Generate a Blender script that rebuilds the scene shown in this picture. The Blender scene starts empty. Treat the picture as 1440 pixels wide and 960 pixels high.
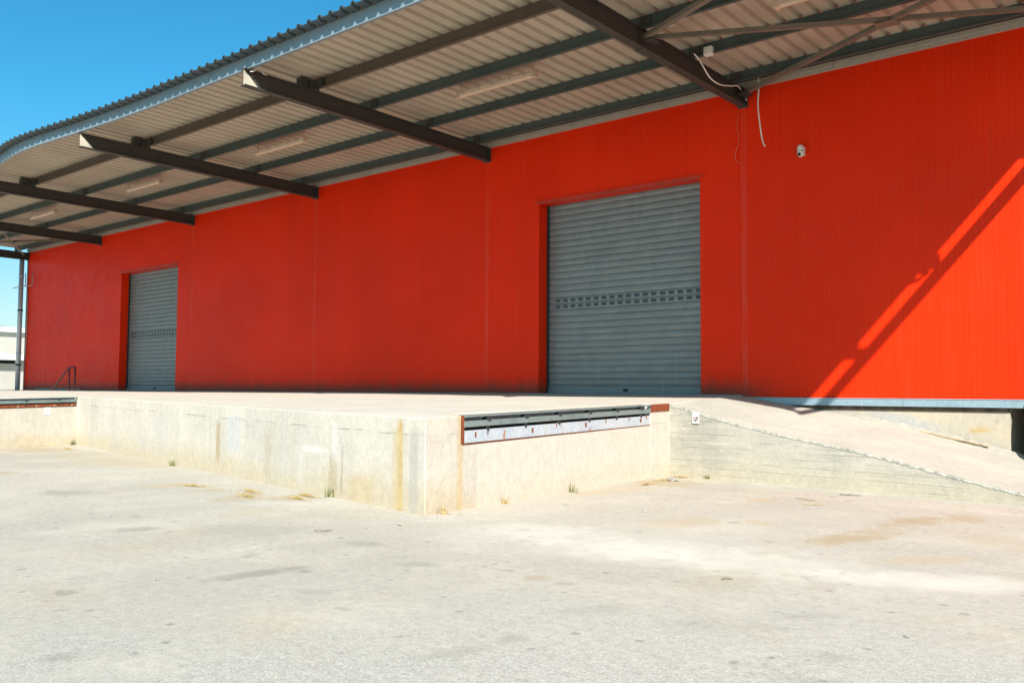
import bpy, bmesh, math, random
from mathutils import Vector, Matrix
random.seed(11)
S = bpy.context.scene
COL = S.collection
E = 1.45          # eye height above the yard
WY = 16.8         # wall plane

# ------------------------------------------------------------------ helpers
class MB:
    def __init__(s): s.bm = bmesh.new()
    def poly(s, pts):
        vs = [s.bm.verts.new(p) for p in pts]
        return s.bm.faces.new(vs)
    def hexa(s, c):   # c: 8 corners, bottom 4 (ccw) then top 4
        v = [s.bm.verts.new(p) for p in c]
        for f in ((3,2,1,0),(4,5,6,7),(0,1,5,4),(1,2,6,5),(2,3,7,6),(3,0,4,7)):
            s.bm.faces.new([v[i] for i in f])
        return s
    def box(s, x0, x1, y0, y1, z0, z1):
        return s.hexa([(x0,y0,z0),(x1,y0,z0),(x1,y1,z0),(x0,y1,z0),(x0,y0,z1),(x1,y0,z1),(x1,y1,z1),(x0,y1,z1)])
    def bar(s, a, b, w, h, up=(0,0,1)):
        a = Vector(a); b = Vector(b); d = (b-a).normalized(); up = Vector(up)
        r = d.cross(up).normalized()*w/2; u = r.cross(d).normalized()*h/2
        return s.hexa([a-r-u, a+r-u, b+r-u, b-r-u, a-r+u, a+r+u, b+r+u, b-r+u])
    def tube(s, pts, r, n=10, cap=True):
        pts = [Vector(p) for p in pts]; rings = []
        ref = None
        for i, p in enumerate(pts):
            d = (pts[min(i+1,len(pts)-1)] - pts[max(i-1,0)]).normalized()
            if ref is None: ref = d.orthogonal().normalized()
            a = (ref - d*ref.dot(d)).normalized(); ref = a; b = d.cross(a)
            rr = r[i] if isinstance(r, (list,tuple)) else r
            rings.append([s.bm.verts.new(p + (a*math.cos(2*math.pi*k/n) + b*math.sin(2*math.pi*k/n))*rr) for k in range(n)])
        for i in range(len(rings)-1):
            for k in range(n):
                f = s.bm.faces.new([rings[i][k], rings[i][(k+1)%n], rings[i+1][(k+1)%n], rings[i+1][k]]); f.smooth = True
        if cap:
            s.bm.faces.new(rings[0][::-1]); s.bm.faces.new(rings[-1])
        return s
    def build(s, name, mat, parent=None, bevel=0, recalc=True):
        if recalc: bmesh.ops.recalc_face_normals(s.bm, faces=s.bm.faces)
        me = bpy.data.meshes.new(name); s.bm.to_mesh(me); s.bm.free()
        o = bpy.data.objects.new(name, me); COL.objects.link(o)
        if mat: me.materials.append(mat)
        if parent:
            o.parent = parent
            o.matrix_parent_inverse = Matrix.Translation(parent.location).inverted() if parent.type == 'EMPTY' and parent.parent is None else Matrix()
        if bevel:
            b = o.modifiers.new('bevel', 'BEVEL'); b.width = bevel; b.segments = 2; b.limit_method = 'ANGLE'; b.angle_limit = math.radians(40)
        return o
def tag(o, label=None, cat=None, group=None, kind=None):
    if label: o['label'] = label
    if cat: o['category'] = cat
    if group: o['group'] = group
    if kind: o['kind'] = kind
    return o
def thing(name, label, cat, loc=(0,0,0), group=None):
    o = bpy.data.objects.new(name, None); COL.objects.link(o); o.location = loc; o.empty_display_size = .2
    return tag(o, label, cat, group)
def copy_tree(o, parent=None):
    c = o.copy(); COL.objects.link(c)
    if parent: c.parent = parent
    for ch in [x for x in bpy.data.objects if x.parent == o]: copy_tree(ch, c)
    return c

# ------------------------------------------------------------------ node helper
class N:
    def __init__(s, name, rough=.8, spec=.3, metal=0):
        s.m = bpy.data.materials.new(name); s.m.use_nodes = True
        s.t = s.m.node_tree; s.b = s.t.nodes['Principled BSDF']
        s.b.inputs['Roughness'].default_value = rough
        s.b.inputs['Specular IOR Level'].default_value = spec
        s.b.inputs['Metallic'].default_value = metal
        g = s.t.nodes.new('ShaderNodeNewGeometry'); s.pos = g.outputs['Position']
        sx = s.t.nodes.new('ShaderNodeSeparateXYZ'); s.t.links.new(s.pos, sx.inputs[0])
        s.x, s.y, s.z = sx.outputs
    def _in(s, sock, v):
        if isinstance(v, bpy.types.NodeSocket): s.t.links.new(v, sock)
        elif v is not None: sock.default_value = v
    def math(s, op, a, b=None, c=None, clamp=False):
        n = s.t.nodes.new('ShaderNodeMath'); n.operation = op; n.use_clamp = clamp
        for i, v in enumerate((a,b,c)): 
            if v is not None: s._in(n.inputs[i], v)
        return n.outputs[0]
    def ss(s, v, a, b, t0=0., t1=1.):
        n = s.t.nodes.new('ShaderNodeMapRange'); n.interpolation_type = 'SMOOTHSTEP'
        s._in(n.inputs['Value'], v); s._in(n.inputs['From Min'], a); s._in(n.inputs['From Max'], b)
        n.inputs['To Min'].default_value = t0; n.inputs['To Max'].default_value = t1
        return n.outputs[0]
    def vec(s, x, y, z):
        n = s.t.nodes.new('ShaderNodeCombineXYZ')
        for i, v in enumerate((x,y,z)): s._in(n.inputs[i], v)
        return n.outputs[0]
    def scaled(s, kx, ky, kz):
        n = s.t.nodes.new('ShaderNodeVectorMath'); n.operation = 'MULTIPLY'
        s.t.links.new(s.pos, n.inputs[0]); n.inputs[1].default_value = (kx,ky,kz); return n.outputs[0]
    def noise(s, scale, vec=None, detail=4, rough=.55, dist=0):
        n = s.t.nodes.new('ShaderNodeTexNoise'); s._in(n.inputs['Vector'], vec if vec is not None else s.pos)
        n.inputs['Scale'].default_value = scale; n.inputs['Detail'].default_value = detail
        n.inputs['Roughness'].default_value = rough; n.inputs['Distortion'].default_value = dist
        return n.outputs['Fac']
    def vor(s, scale, vec=None, out='Distance', feat='F1', rnd=1):
        n = s.t.nodes.new('ShaderNodeTexVoronoi'); n.feature = feat; s._in(n.inputs['Vector'], vec if vec is not None else s.pos)
        n.inputs['Scale'].default_value = scale; n.inputs['Randomness'].default_value = rnd
        return n.outputs[out]
    def mix(s, f, a, b, mode='MIX'):
        n = s.t.nodes.new('ShaderNodeMix'); n.data_type = 'RGBA'; n.blend_type = mode
        s._in(n.inputs[0], f)
        for sock, v in ((n.inputs[6],a),(n.inputs[7],b)):
            if isinstance(v, (tuple,list)): v = (*v[:3],1)
            s._in(sock, v)
        return n.outputs[2]
    def gray(s, v):
        n = s.t.nodes.new('ShaderNodeCombineColor')
        for i in range(3): s._in(n.inputs[i], v)
        return n.outputs[0]
    def mulv(s, col, v): return s.mix(1., col, s.gray(v), 'MULTIPLY')
    def bump(s, h, dist=.01, strength=1.):
        n = s.t.nodes.new('ShaderNodeBump'); n.inputs['Distance'].default_value = dist; n.inputs['Strength'].default_value = strength
        s._in(n.inputs['Height'], h)
        if s.b.inputs['Normal'].is_linked: s.t.links.new(s.b.inputs['Normal'].links[0].from_socket, n.inputs['Normal'])
        s.t.links.new(n.outputs[0], s.b.inputs['Normal'])
    def ell(s, u, v, cu, cv, ru, rv, ang=0, nz=None, amt=.6, soft=.5):
        ca, sa = math.cos(ang), math.sin(ang)
        du = s.math('SUBTRACT', u, cu); dv = s.math('SUBTRACT', v, cv)
        a = s.math('DIVIDE', s.math('ADD', s.math('MULTIPLY', du, ca), s.math('MULTIPLY', dv, sa)), ru)
        b = s.math('DIVIDE', s.math('SUBTRACT', s.math('MULTIPLY', dv, ca), s.math('MULTIPLY', du, sa)), rv)
        d = s.math('SQRT', s.math('ADD', s.math('MULTIPLY', a, a), s.math('MULTIPLY', b, b)))
        if nz is not None: d = s.math('ADD', d, s.math('MULTIPLY', s.math('SUBTRACT', nz, .5), amt*4))
        return s.ss(d, 1+soft/2, 1-soft)
    def col(s, c):
        s._in(s.b.inputs['Base Color'], (*c[:3],1) if isinstance(c,(tuple,list)) else c); return s
def simple(name, c, rough=.7, spec=.3, metal=0, var=.15, scale=3, c2=None, thr=(.55,.7)):
    n = N(name, rough, spec, metal)
    a = n.noise(scale, detail=6)
    base = n.mulv(n.mix(0, c, c), n.ss(a, .3, .7, 1-var, 1+var))
    if c2: base = n.mix(n.ss(n.noise(scale*2.3, detail=8, rough=.65), *thr), base, c2)
    n.col(base); n.bump(n.noise(scale*12, detail=3), .002, .4)
    return n.m

# ------------------------------------------------------------------ materials
def m_ground():
    n = N('sunbaked concrete yard', .95, .15)
    big = n.noise(.16, detail=5, rough=.6); mid = n.noise(.9, detail=7, rough=.62); fine = n.noise(14, detail=8, rough=.75); grit = n.noise(75, detail=3, rough=.7)
    c = n.mix(n.ss(big, .35, .68), (.54,.50,.44), (.46,.435,.385))
    c = n.mix(n.ss(mid, .42, .72, 0, .75), c, (.61,.57,.50))
    c = n.mix(n.ss(n.noise(.5, detail=6, rough=.6, dist=.6), .52, .72, 0, .6), c, (.50,.43,.33))
    c = n.mix(n.ss(n.noise(2.1, n.scaled(1,1.7,1), detail=9, rough=.7), .56, .76, 0, .5), c, (.36,.345,.31))
    # nearer the camera the dust is gone and the aggregate shows
    dist = n.math('SQRT', n.math('ADD', n.math('MULTIPLY', n.x, n.x), n.math('MULTIPLY', n.y, n.y)))
    worn = n.ss(n.math('ADD', dist, n.math('MULTIPLY', n.math('SUBTRACT', mid, .5), 7)), 7.5, 3.5)
    c = n.mix(n.math('MULTIPLY', worn, .75), c, (.50,.485,.45))
    c = n.mulv(c, n.ss(fine, .25, .75, .86, 1.12))
    gr = n.ss(grit, .28, .72, .87, 1.12)
    c = n.mulv(c, gr)
    # exposed light and dark stones
    v = n.vor(85, out='Color'); sv = n.t.nodes.new('ShaderNodeSeparateColor'); n.t.links.new(v, sv.inputs[0])
    st = n.math('MULTIPLY', n.ss(sv.outputs[0], .8, .84), n.math('MULTIPLY', worn, .6))
    c = n.mix(st, c, (.30,.29,.27))
    st2 = n.math('MULTIPLY', n.ss(sv.outputs[1], .86, .9), n.math('MULTIPLY', worn, .7))
    c = n.mix(st2, c, (.68,.67,.64))
    # small oil drips / footmarks
    nz = n.noise(3.2, detail=8, rough=.65); nf = n.noise(7, detail=6, rough=.7)
    for sc, th, r0, k in ((1.5, .70, .12, .42), (3.1, .74, .12, .5), (5.5,.76,.15,.5)):
        vn = n.t.nodes.new('ShaderNodeTexVoronoi'); vn.inputs['Scale'].default_value = sc
        n._in(vn.inputs['Vector'], n.vec(n.math('MULTIPLY', n.x, 1.), n.math('MULTIPLY', n.y, 1.), 0.))
        s2 = n.t.nodes.new('ShaderNodeSeparateColor'); n.t.links.new(vn.outputs['Color'], s2.inputs[0])
        d = n.math('ADD', vn.outputs['Distance'], n.math('MULTIPLY', n.math('SUBTRACT', nf, .5), .45))
        f = n.math('MULTIPLY', n.ss(d, r0+.05, r0-.06), n.ss(s2.outputs[0], th, th+.08))
        c = n.mix(n.math('MULTIPLY', f, k), c, (.22,.21,.19))
    DK=(.25,.235,.20); BR=(.44,.35,.22); WH=(.78,.755,.69); GR=(.33,.32,.27)
    for cx,cy,rx,ry,a,colr,k,am in (
        (-6.24,4.30,0.39,0.13,1.48,DK,0.60,0.5),(-9.12,4.77,0.24,0.21,1.17,GR,0.70,0.5),(-13.07,5.71,0.39,0.32,0.53,GR,0.60,0.5),(-8.22,5.53,0.63,0.44,0.75,GR,0.30,0.9),(-6.73,5.75,0.22,0.12,0.16,GR,0.50,0.7),(-5.60,5.37,0.18,0.14,0.38,GR,0.50,0.8),(-6.04,4.56,0.06,0.06,0.74,DK,0.60,0.3),(-5.37,4.15,0.14,0.09,0.73,GR,0.35,0.7),(-3.58,3.68,0.26,0.11,1.17,GR,0.45,0.8),(-6.97,4.67,0.09,0.10,0.74,GR,0.50,0.6),(-5.09,2.25,0.12,0.09,0.95,DK,0.35,0.9),(-13.05,7.22,0.37,0.43,0.77,(.52,.43,.30),0.60,0.9),(-10.79,7.05,0.35,0.46,0.52,BR,0.50,0.9),(-11.95,7.29,0.30,0.23,0.08,BR,0.50,0.9),(-10.37,7.44,0.23,0.41,0.76,BR,0.50,0.9),(-23.00,9.27,0.96,1.14,1.42,BR,0.60,0.8),(-18.80,9.20,3.37,1.03,-0.05,(.52,.43,.30),0.50,0.9),(-16.91,6.34,0.26,0.42,0.78,BR,0.50,0.6),(-5.17,9.07,0.60,0.38,1.25,(.52,.43,.30),0.60,0.9),(-5.46,11.75,0.22,0.33,0.76,(.52,.43,.30),0.70,0.7),(-4.52,9.68,0.23,0.22,0.75,(.52,.43,.30),0.50,0.7),(-3.36,9.25,0.72,0.26,1.29,BR,0.75,0.8),(-3.25,11.01,0.56,0.30,1.31,BR,0.75,0.9),(-3.31,10.07,0.56,0.23,1.34,BR,0.40,0.9),(-2.89,11.66,0.24,0.41,0.22,BR,0.65,0.8),(-2.40,8.55,0.52,0.21,0.94,(.52,.43,.30),0.60,0.8),(-2.22,10.12,0.44,0.88,0.74,(.52,.43,.30),0.35,0.9),(-4.50,5.62,0.13,0.13,0.95,BR,0.50,0.8),(-4.19,5.58,0.10,0.08,0.73,GR,0.40,0.6),(-3.54,5.09,0.36,0.15,0.96,GR,0.30,0.9),(-3.50,4.13,0.11,0.09,1.00,GR,0.50,0.8),(-2.43,5.83,0.23,0.09,0.90,GR,0.40,0.7),(-1.96,5.04,0.11,0.10,0.73,GR,0.40,0.8),(-2.76,5.20,0.40,0.21,0.73,GR,0.22,0.9),(-6.02,7.50,0.76,0.63,0.39,WH,0.38,0.7),(-4.70,7.23,0.95,0.65,0.29,WH,0.45,0.7),(-3.48,7.34,1.00,0.63,0.28,WH,0.41,0.7),(-2.22,7.57,0.97,0.38,0.55,WH,0.45,0.6),(-1.72,7.67,0.52,0.25,0.63,WH,0.30,0.6),(-4.60,7.94,1.12,1.12,0.25,WH,0.19,0.9),(-7.61,12.93,0.58,0.57,1.18,BR,0.60,0.8),(-7.52,14.20,0.77,0.49,0.06,(.52,.43,.30),0.60,0.8),(-7.62,11.30,0.99,0.33,1.43,(.52,.43,.30),0.50,0.8)):
        f = n.ell(n.x, n.y, cx, cy, rx, ry, a, nz if am<.6 else n.math('ADD', n.math('MULTIPLY', nz,.6), n.math('MULTIPLY', nf,.4)), am, .7)
        c = n.mix(n.math('MULTIPLY', f, k), c, colr)
    # hairline cracks
    cr = n.vor(.32, n.vec(n.math('ADD', n.x, n.math('MULTIPLY', nz, 1.2)), n.math('ADD', n.y, n.math('MULTIPLY', nf, .8)), 0.), feat='DISTANCE_TO_EDGE')
    c = n.mix(n.math('MULTIPLY', n.ss(cr, .006, .001), n.ss(mid, .45, .6, 0, .35)), c, (.2,.19,.17))
    n.col(n.mix(1., c, (.80,.775,.735), 'MULTIPLY'))
    n.bump(n.math('ADD', n.math('MULTIPLY', fine, .6), n.math('MULTIPLY', grit, .5)), .012, .7)
    n.bump(mid, .05, .4)
    return n.m
def m_conc(kind):
    n = N('weathered concrete '+kind, .92, .15)
    a = n.noise(.7, detail=7, rough=.6); b = n.noise(9, detail=8, rough=.7); g = n.noise(60, detail=3)
    strk = n.noise(1., n.scaled(6.5,6.5,.45), detail=6, rough=.6)
    strk2 = n.noise(1., n.scaled(22,22,.9), detail=5, rough=.6)
    if kind == 'dock':
        c = n.mix(n.ss(a,.35,.65), (.71,.68,.61), (.63,.61,.55))
        c = n.mix(n.ss(strk,.48,.72,0,.3), c, (.50,.46,.38))
        c = n.mix(n.ss(strk2,.5,.75,0,.4), c, (.78,.755,.69))
        low = n.ss(n.math('ADD', n.z, n.math('MULTIPLY', n.math('SUBTRACT', a, .5), .9)), .50, .03)
        c = n.mix(n.math('MULTIPLY', low, .62), c, (.62,.53,.35))
        top = n.ss(n.z, 1.0, 1.06)
        # the cold joint of the slab edge: a broken crack under the lip
        zt = n.math('ADD', .93, n.math('MULTIPLY', n.math('ADD', n.x, 7.7), -.0073))
        zt = n.math('ADD', zt, n.math('MULTIPLY', n.math('SUBTRACT', n.noise(2.2, detail=6, rough=.65), .5), .09))
        dz = n.math('ABSOLUTE', n.math('SUBTRACT', n.z, zt))
        crack = n.math('MULTIPLY', n.ss(dz, .010, .002), n.ss(n.noise(1.7, detail=7, rough=.7), .44, .55))
        c = n.mix(n.math('MULTIPLY', crack, .65), c, (.16,.15,.13))
        c = n.mix(n.math('MULTIPLY', n.ss(n.math('SUBTRACT', n.z, zt), 0, .02), .22), c, (.74,.70,.61))
        # rust and run-off stains (position along the long face / short face)
        for cx, w, z0, z1, colr, k in ((-8.24,.022,0,1.1,(.50,.30,.08),.85),(-8.27,.07,0.,1.1,(.66,.48,.18),.7),(-8.3,.15,.0,1.0,(.64,.54,.33),.55),(-14.3,.10,.25,.9,(.50,.38,.22),.7),(-13.6,.28,.45,1.05,(.60,.63,.68),.6),(-10.0,.12,.05,.6,(.50,.41,.25),.55),(-9.75,.05,.1,.7,(.30,.27,.22),.4),(-9.2,.35,.0,.35,(.62,.50,.30),.5),
            (-11.0,.1,.1,.9,(.66,.66,.64),.5),(-17.5,.5,.1,.9,(.64,.63,.62),.4),(-7.95,.10,0,1.0,(.50,.49,.46),.6),(-12.2,.15,.1,.8,(.52,.45,.33),.4),(-9.95,.07,.5,1.0,(.78,.78,.78),.6)):
            d = n.math('ABSOLUTE', n.math('SUBTRACT', n.math('ADD', n.x, n.math('MULTIPLY', n.math('SUBTRACT', strk2, .5), .25)), cx))
            f = n.math('MULTIPLY', n.ss(d, w*1.3, w*.5), n.math('MULTIPLY', n.ss(n.z, z1+.08, z1-.1), n.ss(n.z, z0-.15, z0+.1)))
            f = n.math('MULTIPLY', f, n.ss(n.y, 9.6, 9.4) if cx>-15 else 1.)
            f = n.math('MULTIPLY', f, n.ss(n.math('ADD', n.y, n.math('MULTIPLY', n.x, .2054)), 6.4, 6.2))
            c = n.mix(n.math('MULTIPLY', f, k), c, colr)
        # run-off on the leveller face, left of the rusty angle
        d = n.math('ABSOLUTE', n.math('SUBTRACT', n.math('ADD', n.y, n.math('MULTIPLY', n.math('SUBTRACT', strk2, .5), .15)), 8.17))
        f = n.math('MULTIPLY', n.ss(d, .09, .03), n.ss(n.x, -8.1, -8.0)); c = n.mix(n.math('MULTIPLY', f, .6), c, (.64,.50,.25))
        # repainted / whitewashed pale panel on the leveller face
        f = n.math('MULTIPLY', n.ss(n.y, 8.50, 8.53), n.ss(n.x, -8.45, -8.2)); c = n.mix(n.math('MULTIPLY', f, .5), c, (.76,.735,.66))
        # pour patch
        f = n.ell(n.x, n.z, -10.6, .62, .42, .05, 0, b, .25, .5); c = n.mix(n.math('MULTIPLY', f, .8), c, (.82,.80,.76))
        # greyer tone on the top surface close to the wall
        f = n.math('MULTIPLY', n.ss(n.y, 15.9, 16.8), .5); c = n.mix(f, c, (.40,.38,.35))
    elif kind == 'ramp':
        bd = n.noise(1., n.scaled(.9,.9,13), detail=5, rough=.6)
        c = n.mix(n.ss(a,.35,.65), (.56,.55,.49), (.45,.445,.40))
        c = n.mix(n.ss(bd,.45,.7,0,.8), c, (.64,.62,.55))
        c = n.mix(n.ss(n.noise(1., n.scaled(1.4,1.4,28), detail=6, rough=.7),.56,.72,0,.6), c, (.32,.31,.27))
        low = n.ss(n.math('ADD', n.z, n.math('MULTIPLY', n.math('SUBTRACT', a, .5), .6)), .42, .03)
        c = n.mix(n.math('MULTIPLY', low, .6), c, (.60,.55,.42))
        zz = n.math('FRACT', n.math('DIVIDE', n.math('ADD', n.z, n.math('MULTIPLY', n.math('SUBTRACT', a, .5), .03)), .115))
        ln = n.math('MULTIPLY', n.ss(n.math('ABSOLUTE', n.math('SUBTRACT', zz, .5)), .06, .02), n.ss(n.noise(1.3, n.scaled(1,1,6)), .47, .56))
        c = n.mix(n.math('MULTIPLY', ln, .28), c, (.34,.33,.28))
        # stained mossy line just below the ramp's edge
        n.bump(n.math('MULTIPLY', ln, -1), .006, .7)
    elif kind == 'ramp top':
        c = n.mix(n.ss(a,.35,.65), (.665,.675,.60), (.59,.595,.53))
        c = n.mix(n.ss(n.noise(1., n.scaled(.6,5,1), detail=6, rough=.6), .5, .75, 0, .5), c, (.58,.53,.45))
        ed = n.noise(3, detail=6); c = n.mulv(c, .97)
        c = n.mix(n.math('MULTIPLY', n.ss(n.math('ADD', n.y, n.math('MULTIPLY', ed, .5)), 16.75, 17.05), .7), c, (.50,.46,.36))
    elif kind == 'foundation':
        c = n.mix(n.ss(a,.4,.6), (.62,.56,.44), (.52,.50,.44))
        c = n.mix(n.ell(n.x, n.z, -5.1, .95, .75, .16, -.15, b, .5, .6), c, (.52,.53,.52))
        c = n.mix(n.math('MULTIPLY', n.ell(n.x, n.z, -3.9, .86, .2, .05, 0, b, .5, .8), .8), c, (.58,.42,.18))
        c = n.mix(n.ss(n.noise(4, detail=8, rough=.7), .6, .72, 0, .7), c, (.30,.26,.18))
    else:
        c = n.mix(n.ss(a,.35,.65), (.60,.58,.52), (.50,.48,.43))
    c = n.mulv(c, n.ss(b,.25,.75,.91,1.07)); c = n.mulv(c, n.ss(g,.3,.7,.9,1.07))
    pit = n.ss(n.vor(26), .10, .04); pm = n.math('MULTIPLY', pit, n.ss(n.noise(3), .55, .68))
    c = n.mix(n.math('MULTIPLY', pm, .6), c, (.22,.2,.17))
    k = {'dock':.69,'ramp top':.62,'ramp':.67,'foundation':.66}.get(kind,.58); n.col(n.mix(1., c, (k*1.04,k*.99,k*.945), 'MULTIPLY'))
    n.bump(n.math('ADD', b, n.math('MULTIPLY', g, .3)), .012, .6); n.bump(a, .05, .5)
    return n.m
def m_red():
    n = N('red ribbed cladding paint', .5, .11)
    fr = n.math('FRACT', n.math('DIVIDE', n.x, .098))
    rib = n.ss(n.math('ABSOLUTE', n.math('SUBTRACT', fr, .5)), .30, .44)      # shallow v-grooves
    fj = n.math('FRACT', n.math('DIVIDE', n.math('ADD', n.x, .12), 1.16))
    joint = n.ss(n.math('ABSOLUTE', n.math('SUBTRACT', fj, .5)), .492, .498)
    f7 = n.math('FRACT', n.math('DIVIDE', n.math('ADD', n.x, 8.13+3.48), 6.96))
    bay = n.ss(n.math('ABSOLUTE', n.math('SUBTRACT', f7, .5)), .012, .004)
    pn = n.t.nodes.new('ShaderNodeTexWhiteNoise'); pn.noise_dimensions = '1D'
    n._in(pn.inputs['W'], n.math('FLOOR', n.math('DIVIDE', n.math('ADD', n.x, .12), 1.16)))
    c = n.mix(0, (.70,.0235,.0018), (.7,.03,.007))
    c = n.mulv(c, n.ss(pn.outputs['Value'], 0, 1, .985, 1.012))
    dust = n.noise(1., n.scaled(9,1,.35), detail=6, rough=.65)
    c = n.mix(n.ss(dust, .45, .8, 0, .10), c, (.56,.09,.04))
    c = n.mulv(c, n.ss(n.noise(.35, detail=4), .3, .7, .93, 1.06))
    c = n.mulv(c, n.math('SUBTRACT', 1, n.math('MULTIPLY', rib, .05)))
    c = n.mulv(c, n.math('SUBTRACT', 1, n.math('MULTIPLY', joint, .13)))
    c = n.mix(n.math('MULTIPLY', bay, n.ss(n.noise(2, n.scaled(4,1,.5)), .35, .7, .05, .28)), c, (.56,.11,.07))
    # panels darker towards the bottom, with a noisy upper edge
    dn = n.noise(1., n.scaled(3,1,1.2), detail=7, rough=.65)
    low_dark = n.ss(n.math('ADD', n.z, n.math('MULTIPLY', n.math('SUBTRACT', dn, .5), .35)), 1.86, 1.42)
    low_dark = n.math('MULTIPLY', low_dark, n.ss(n.x, -7.2, -8.6))
    c = n.mix(n.math('MULTIPLY', low_dark, .85), c, (.10,.045,.03))
    n.col(c)
    n._in(n.b.inputs['Roughness'], n.ss(n.noise(3, detail=5), .3, .7, .36, .50))
    n.bump(n.math('MULTIPLY', rib, -1), .003, .5); n.bump(n.math('MULTIPLY', joint, -1), .004, .5)
    n.bump(n.noise(1.2, n.scaled(1,1,.4), detail=3), .008, .25)
    return n.m
def m_door():
    n = N('galvanised roller slats', .45, .5, .35)
    strk = n.noise(1., n.scaled(.8,1,30), detail=5); b = n.noise(3, detail=6)
    c = n.mix(n.ss(b,.35,.65), (.20,.225,.22), (.175,.20,.20))
    c = n.mulv(c, n.ss(strk,.3,.7,.9,1.1))
    drt = n.ss(n.math('ADD', n.z, n.math('MULTIPLY', b, .5)), 2.1, 1.5)
    c = n.mix(n.math('MULTIPLY', drt, .55), c, (.13,.17,.20))
    c = n.mix(n.ss(n.noise(1.,n.scaled(6,1,.6),detail=5), .58,.75,0,.25), c, (.34,.33,.30))
    n.col(c); return n.m
def m_steel(name, c, c2, rough=.55, metal=0., k=.7):
    n = N(name, rough, .4, metal)
    a = n.noise(2.2, detail=7, rough=.65); b = n.noise(30, detail=4)
    cc = n.mix(n.ss(a,.45,.7,0,k), c, c2); cc = n.mulv(cc, n.ss(b,.3,.7,.88,1.1))
    n.col(cc); n.bump(b, .002, .4); return n.m
def m_plate():
    n = N('pale blue painted plate with rust', .5, .4)
    a = n.noise(6, detail=8, rough=.7); dr = n.noise(1., n.scaled(5,5,.9), detail=6, rough=.7)
    c = n.mix(n.ss(n.noise(2,detail=5),.35,.65), (.36,.41,.46), (.42,.45,.47))
    c = n.mix(n.ss(n.math('ADD', n.math('MULTIPLY', dr, .65), n.math('MULTIPLY', a, .35)), .56, .61), c, (.33,.14,.06))
    c = n.mulv(c, n.ss(n.noise(25,detail=5),.3,.7,.88,1.06))
    n.col(c); return n.m
def m_rust(name='rusted steel'):
    n = N(name, .85, .2)
    a = n.noise(12, detail=8, rough=.7)
    c = n.mix(n.ss(a,.35,.65), (.25,.065,.022), (.14,.042,.02)); n.col(c); n.bump(a,.004,.6); return n.m
def m_sheet():
    n = N('pale coated corrugated sheet', .6, .3)
    a = n.noise(.8, detail=5); st = n.noise(1., n.scaled(5,.5,1), detail=5, rough=.6)
    c = n.mix(n.ss(a,.35,.65), (.42,.355,.275), (.36,.305,.235))
    c = n.mix(n.ss(st,.5,.75,0,.4), c, (.36,.29,.20))
    fr = n.math('FRACT', n.math('DIVIDE', n.y, 1.9))
    n.col(c); return n.m
MG = m_ground(); MDOCK = m_conc('dock'); MRAMP = m_conc('ramp'); MRTOP = m_conc('ramp top'); MFND = m_conc('foundation')
MRED = m_red(); MDOOR = m_door(); MSHEET = m_sheet()
MBEAM = m_steel('dark brown primed steel', (.045,.042,.035), (.030,.029,.026), .6)
MPUR = m_steel('dull green grey galvanised purlin', (.070,.095,.088), (.05,.07,.066), .5, .2)
MPURB = m_steel('brown primed purlin', (.105,.078,.055), (.08,.06,.043), .65)
MBRACE = m_steel('tan painted angle', (.15,.12,.09), (.11,.085,.065), .65)
MFASC = m_steel('light blue grey folded flashing', (.20,.265,.30), (.16,.215,.245), .4, .2)
MFLASH = m_steel('pale blue base flashing', (.27,.36,.41), (.22,.31,.36), .35, .3)
MTRIM = m_steel('beige top trim', (.33,.30,.25), (.27,.24,.20), .5)
MLEV = m_steel('grey green dock steel', (.17,.215,.21), (.11,.14,.14), .55, .1)
MDARK = simple('black rubber and shadowed steel', (.022,.026,.027), .8)
MPLATE = m_plate(); MRUST = m_rust()
MZINC = m_steel('grey zinc pipe', (.43,.47,.51), (.36,.40,.44), .4, .2)
MREDT = simple('red folded trim', (.50,.035,.012), .45, .4)
MMAROON = simple('maroon corner trim', (.22,.07,.065), .5)
MWHITE = simple('white plastic', (.62,.61,.58), .4, .5, var=.05)
MCABLE = simple('white cable sheath', (.62,.60,.56), .5)
MLAMP = simple('beige lamp housing', (.50,.37,.27), .5)
MRAILM = simple('dark maroon handrail paint', (.09,.03,.028), .45)
MSTRAW = simple('dry straw', (.40,.29,.13), .9, .1, var=.35, scale=40)
MWEED = simple('dry green weed', (.16,.17,.06), .8, .1, var=.4, scale=60)
MWOOD = simple('weathered pine', (.36,.27,.15), .85, .1, var=.3, scale=12)
MSTONE = simple('grey stone chips', (.30,.28,.25), .9, .1, var=.3, scale=25)
MTWIG = simple('grey brown twig', (.20,.165,.12), .9, .1, var=.3, scale=25)
def m_glass():
    n = N('clear ribbed lamp cover', .25, .5); n.col((.66,.46,.33)); n.b.inputs['Transmission Weight'].default_value = .25; return n.m
MGLASS = m_glass()
MEDGE = m_steel('dark blue grey sheet edge', (.045,.065,.075), (.06,.055,.045), .5)
def m_flat(name, c, rough=.6): 
    n = N(name, rough, .3); n.col(c); return n.m
MINKR = m_flat('dark red sign ink', (.30,.03,.03)); MINKD = m_flat('black sign ink', (.05,.03,.035))

# ------------------------------------------------------------------ ground
mb = MB()
R0 = 900; rings = [0, 30, 90, 300, R0]
# graded grid around the yard
xs = [-900,-300,-120,-70,-44,-30,-20,-12,-6,0,6,20,60,300,900]; ys = [-900,-300,-60,-15,-5,0,4,8,12,16.9,30,60,120,300,900]
vv = [[mb.bm.verts.new((x,y,0)) for x in xs] for y in ys]
for j in range(len(ys)-1):
    for i in range(len(xs)-1): mb.bm.faces.new([vv[j][i],vv[j][i+1],vv[j+1][i+1],vv[j+1][i]])
tag(mb.build('ground', MG), kind='structure')

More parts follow.
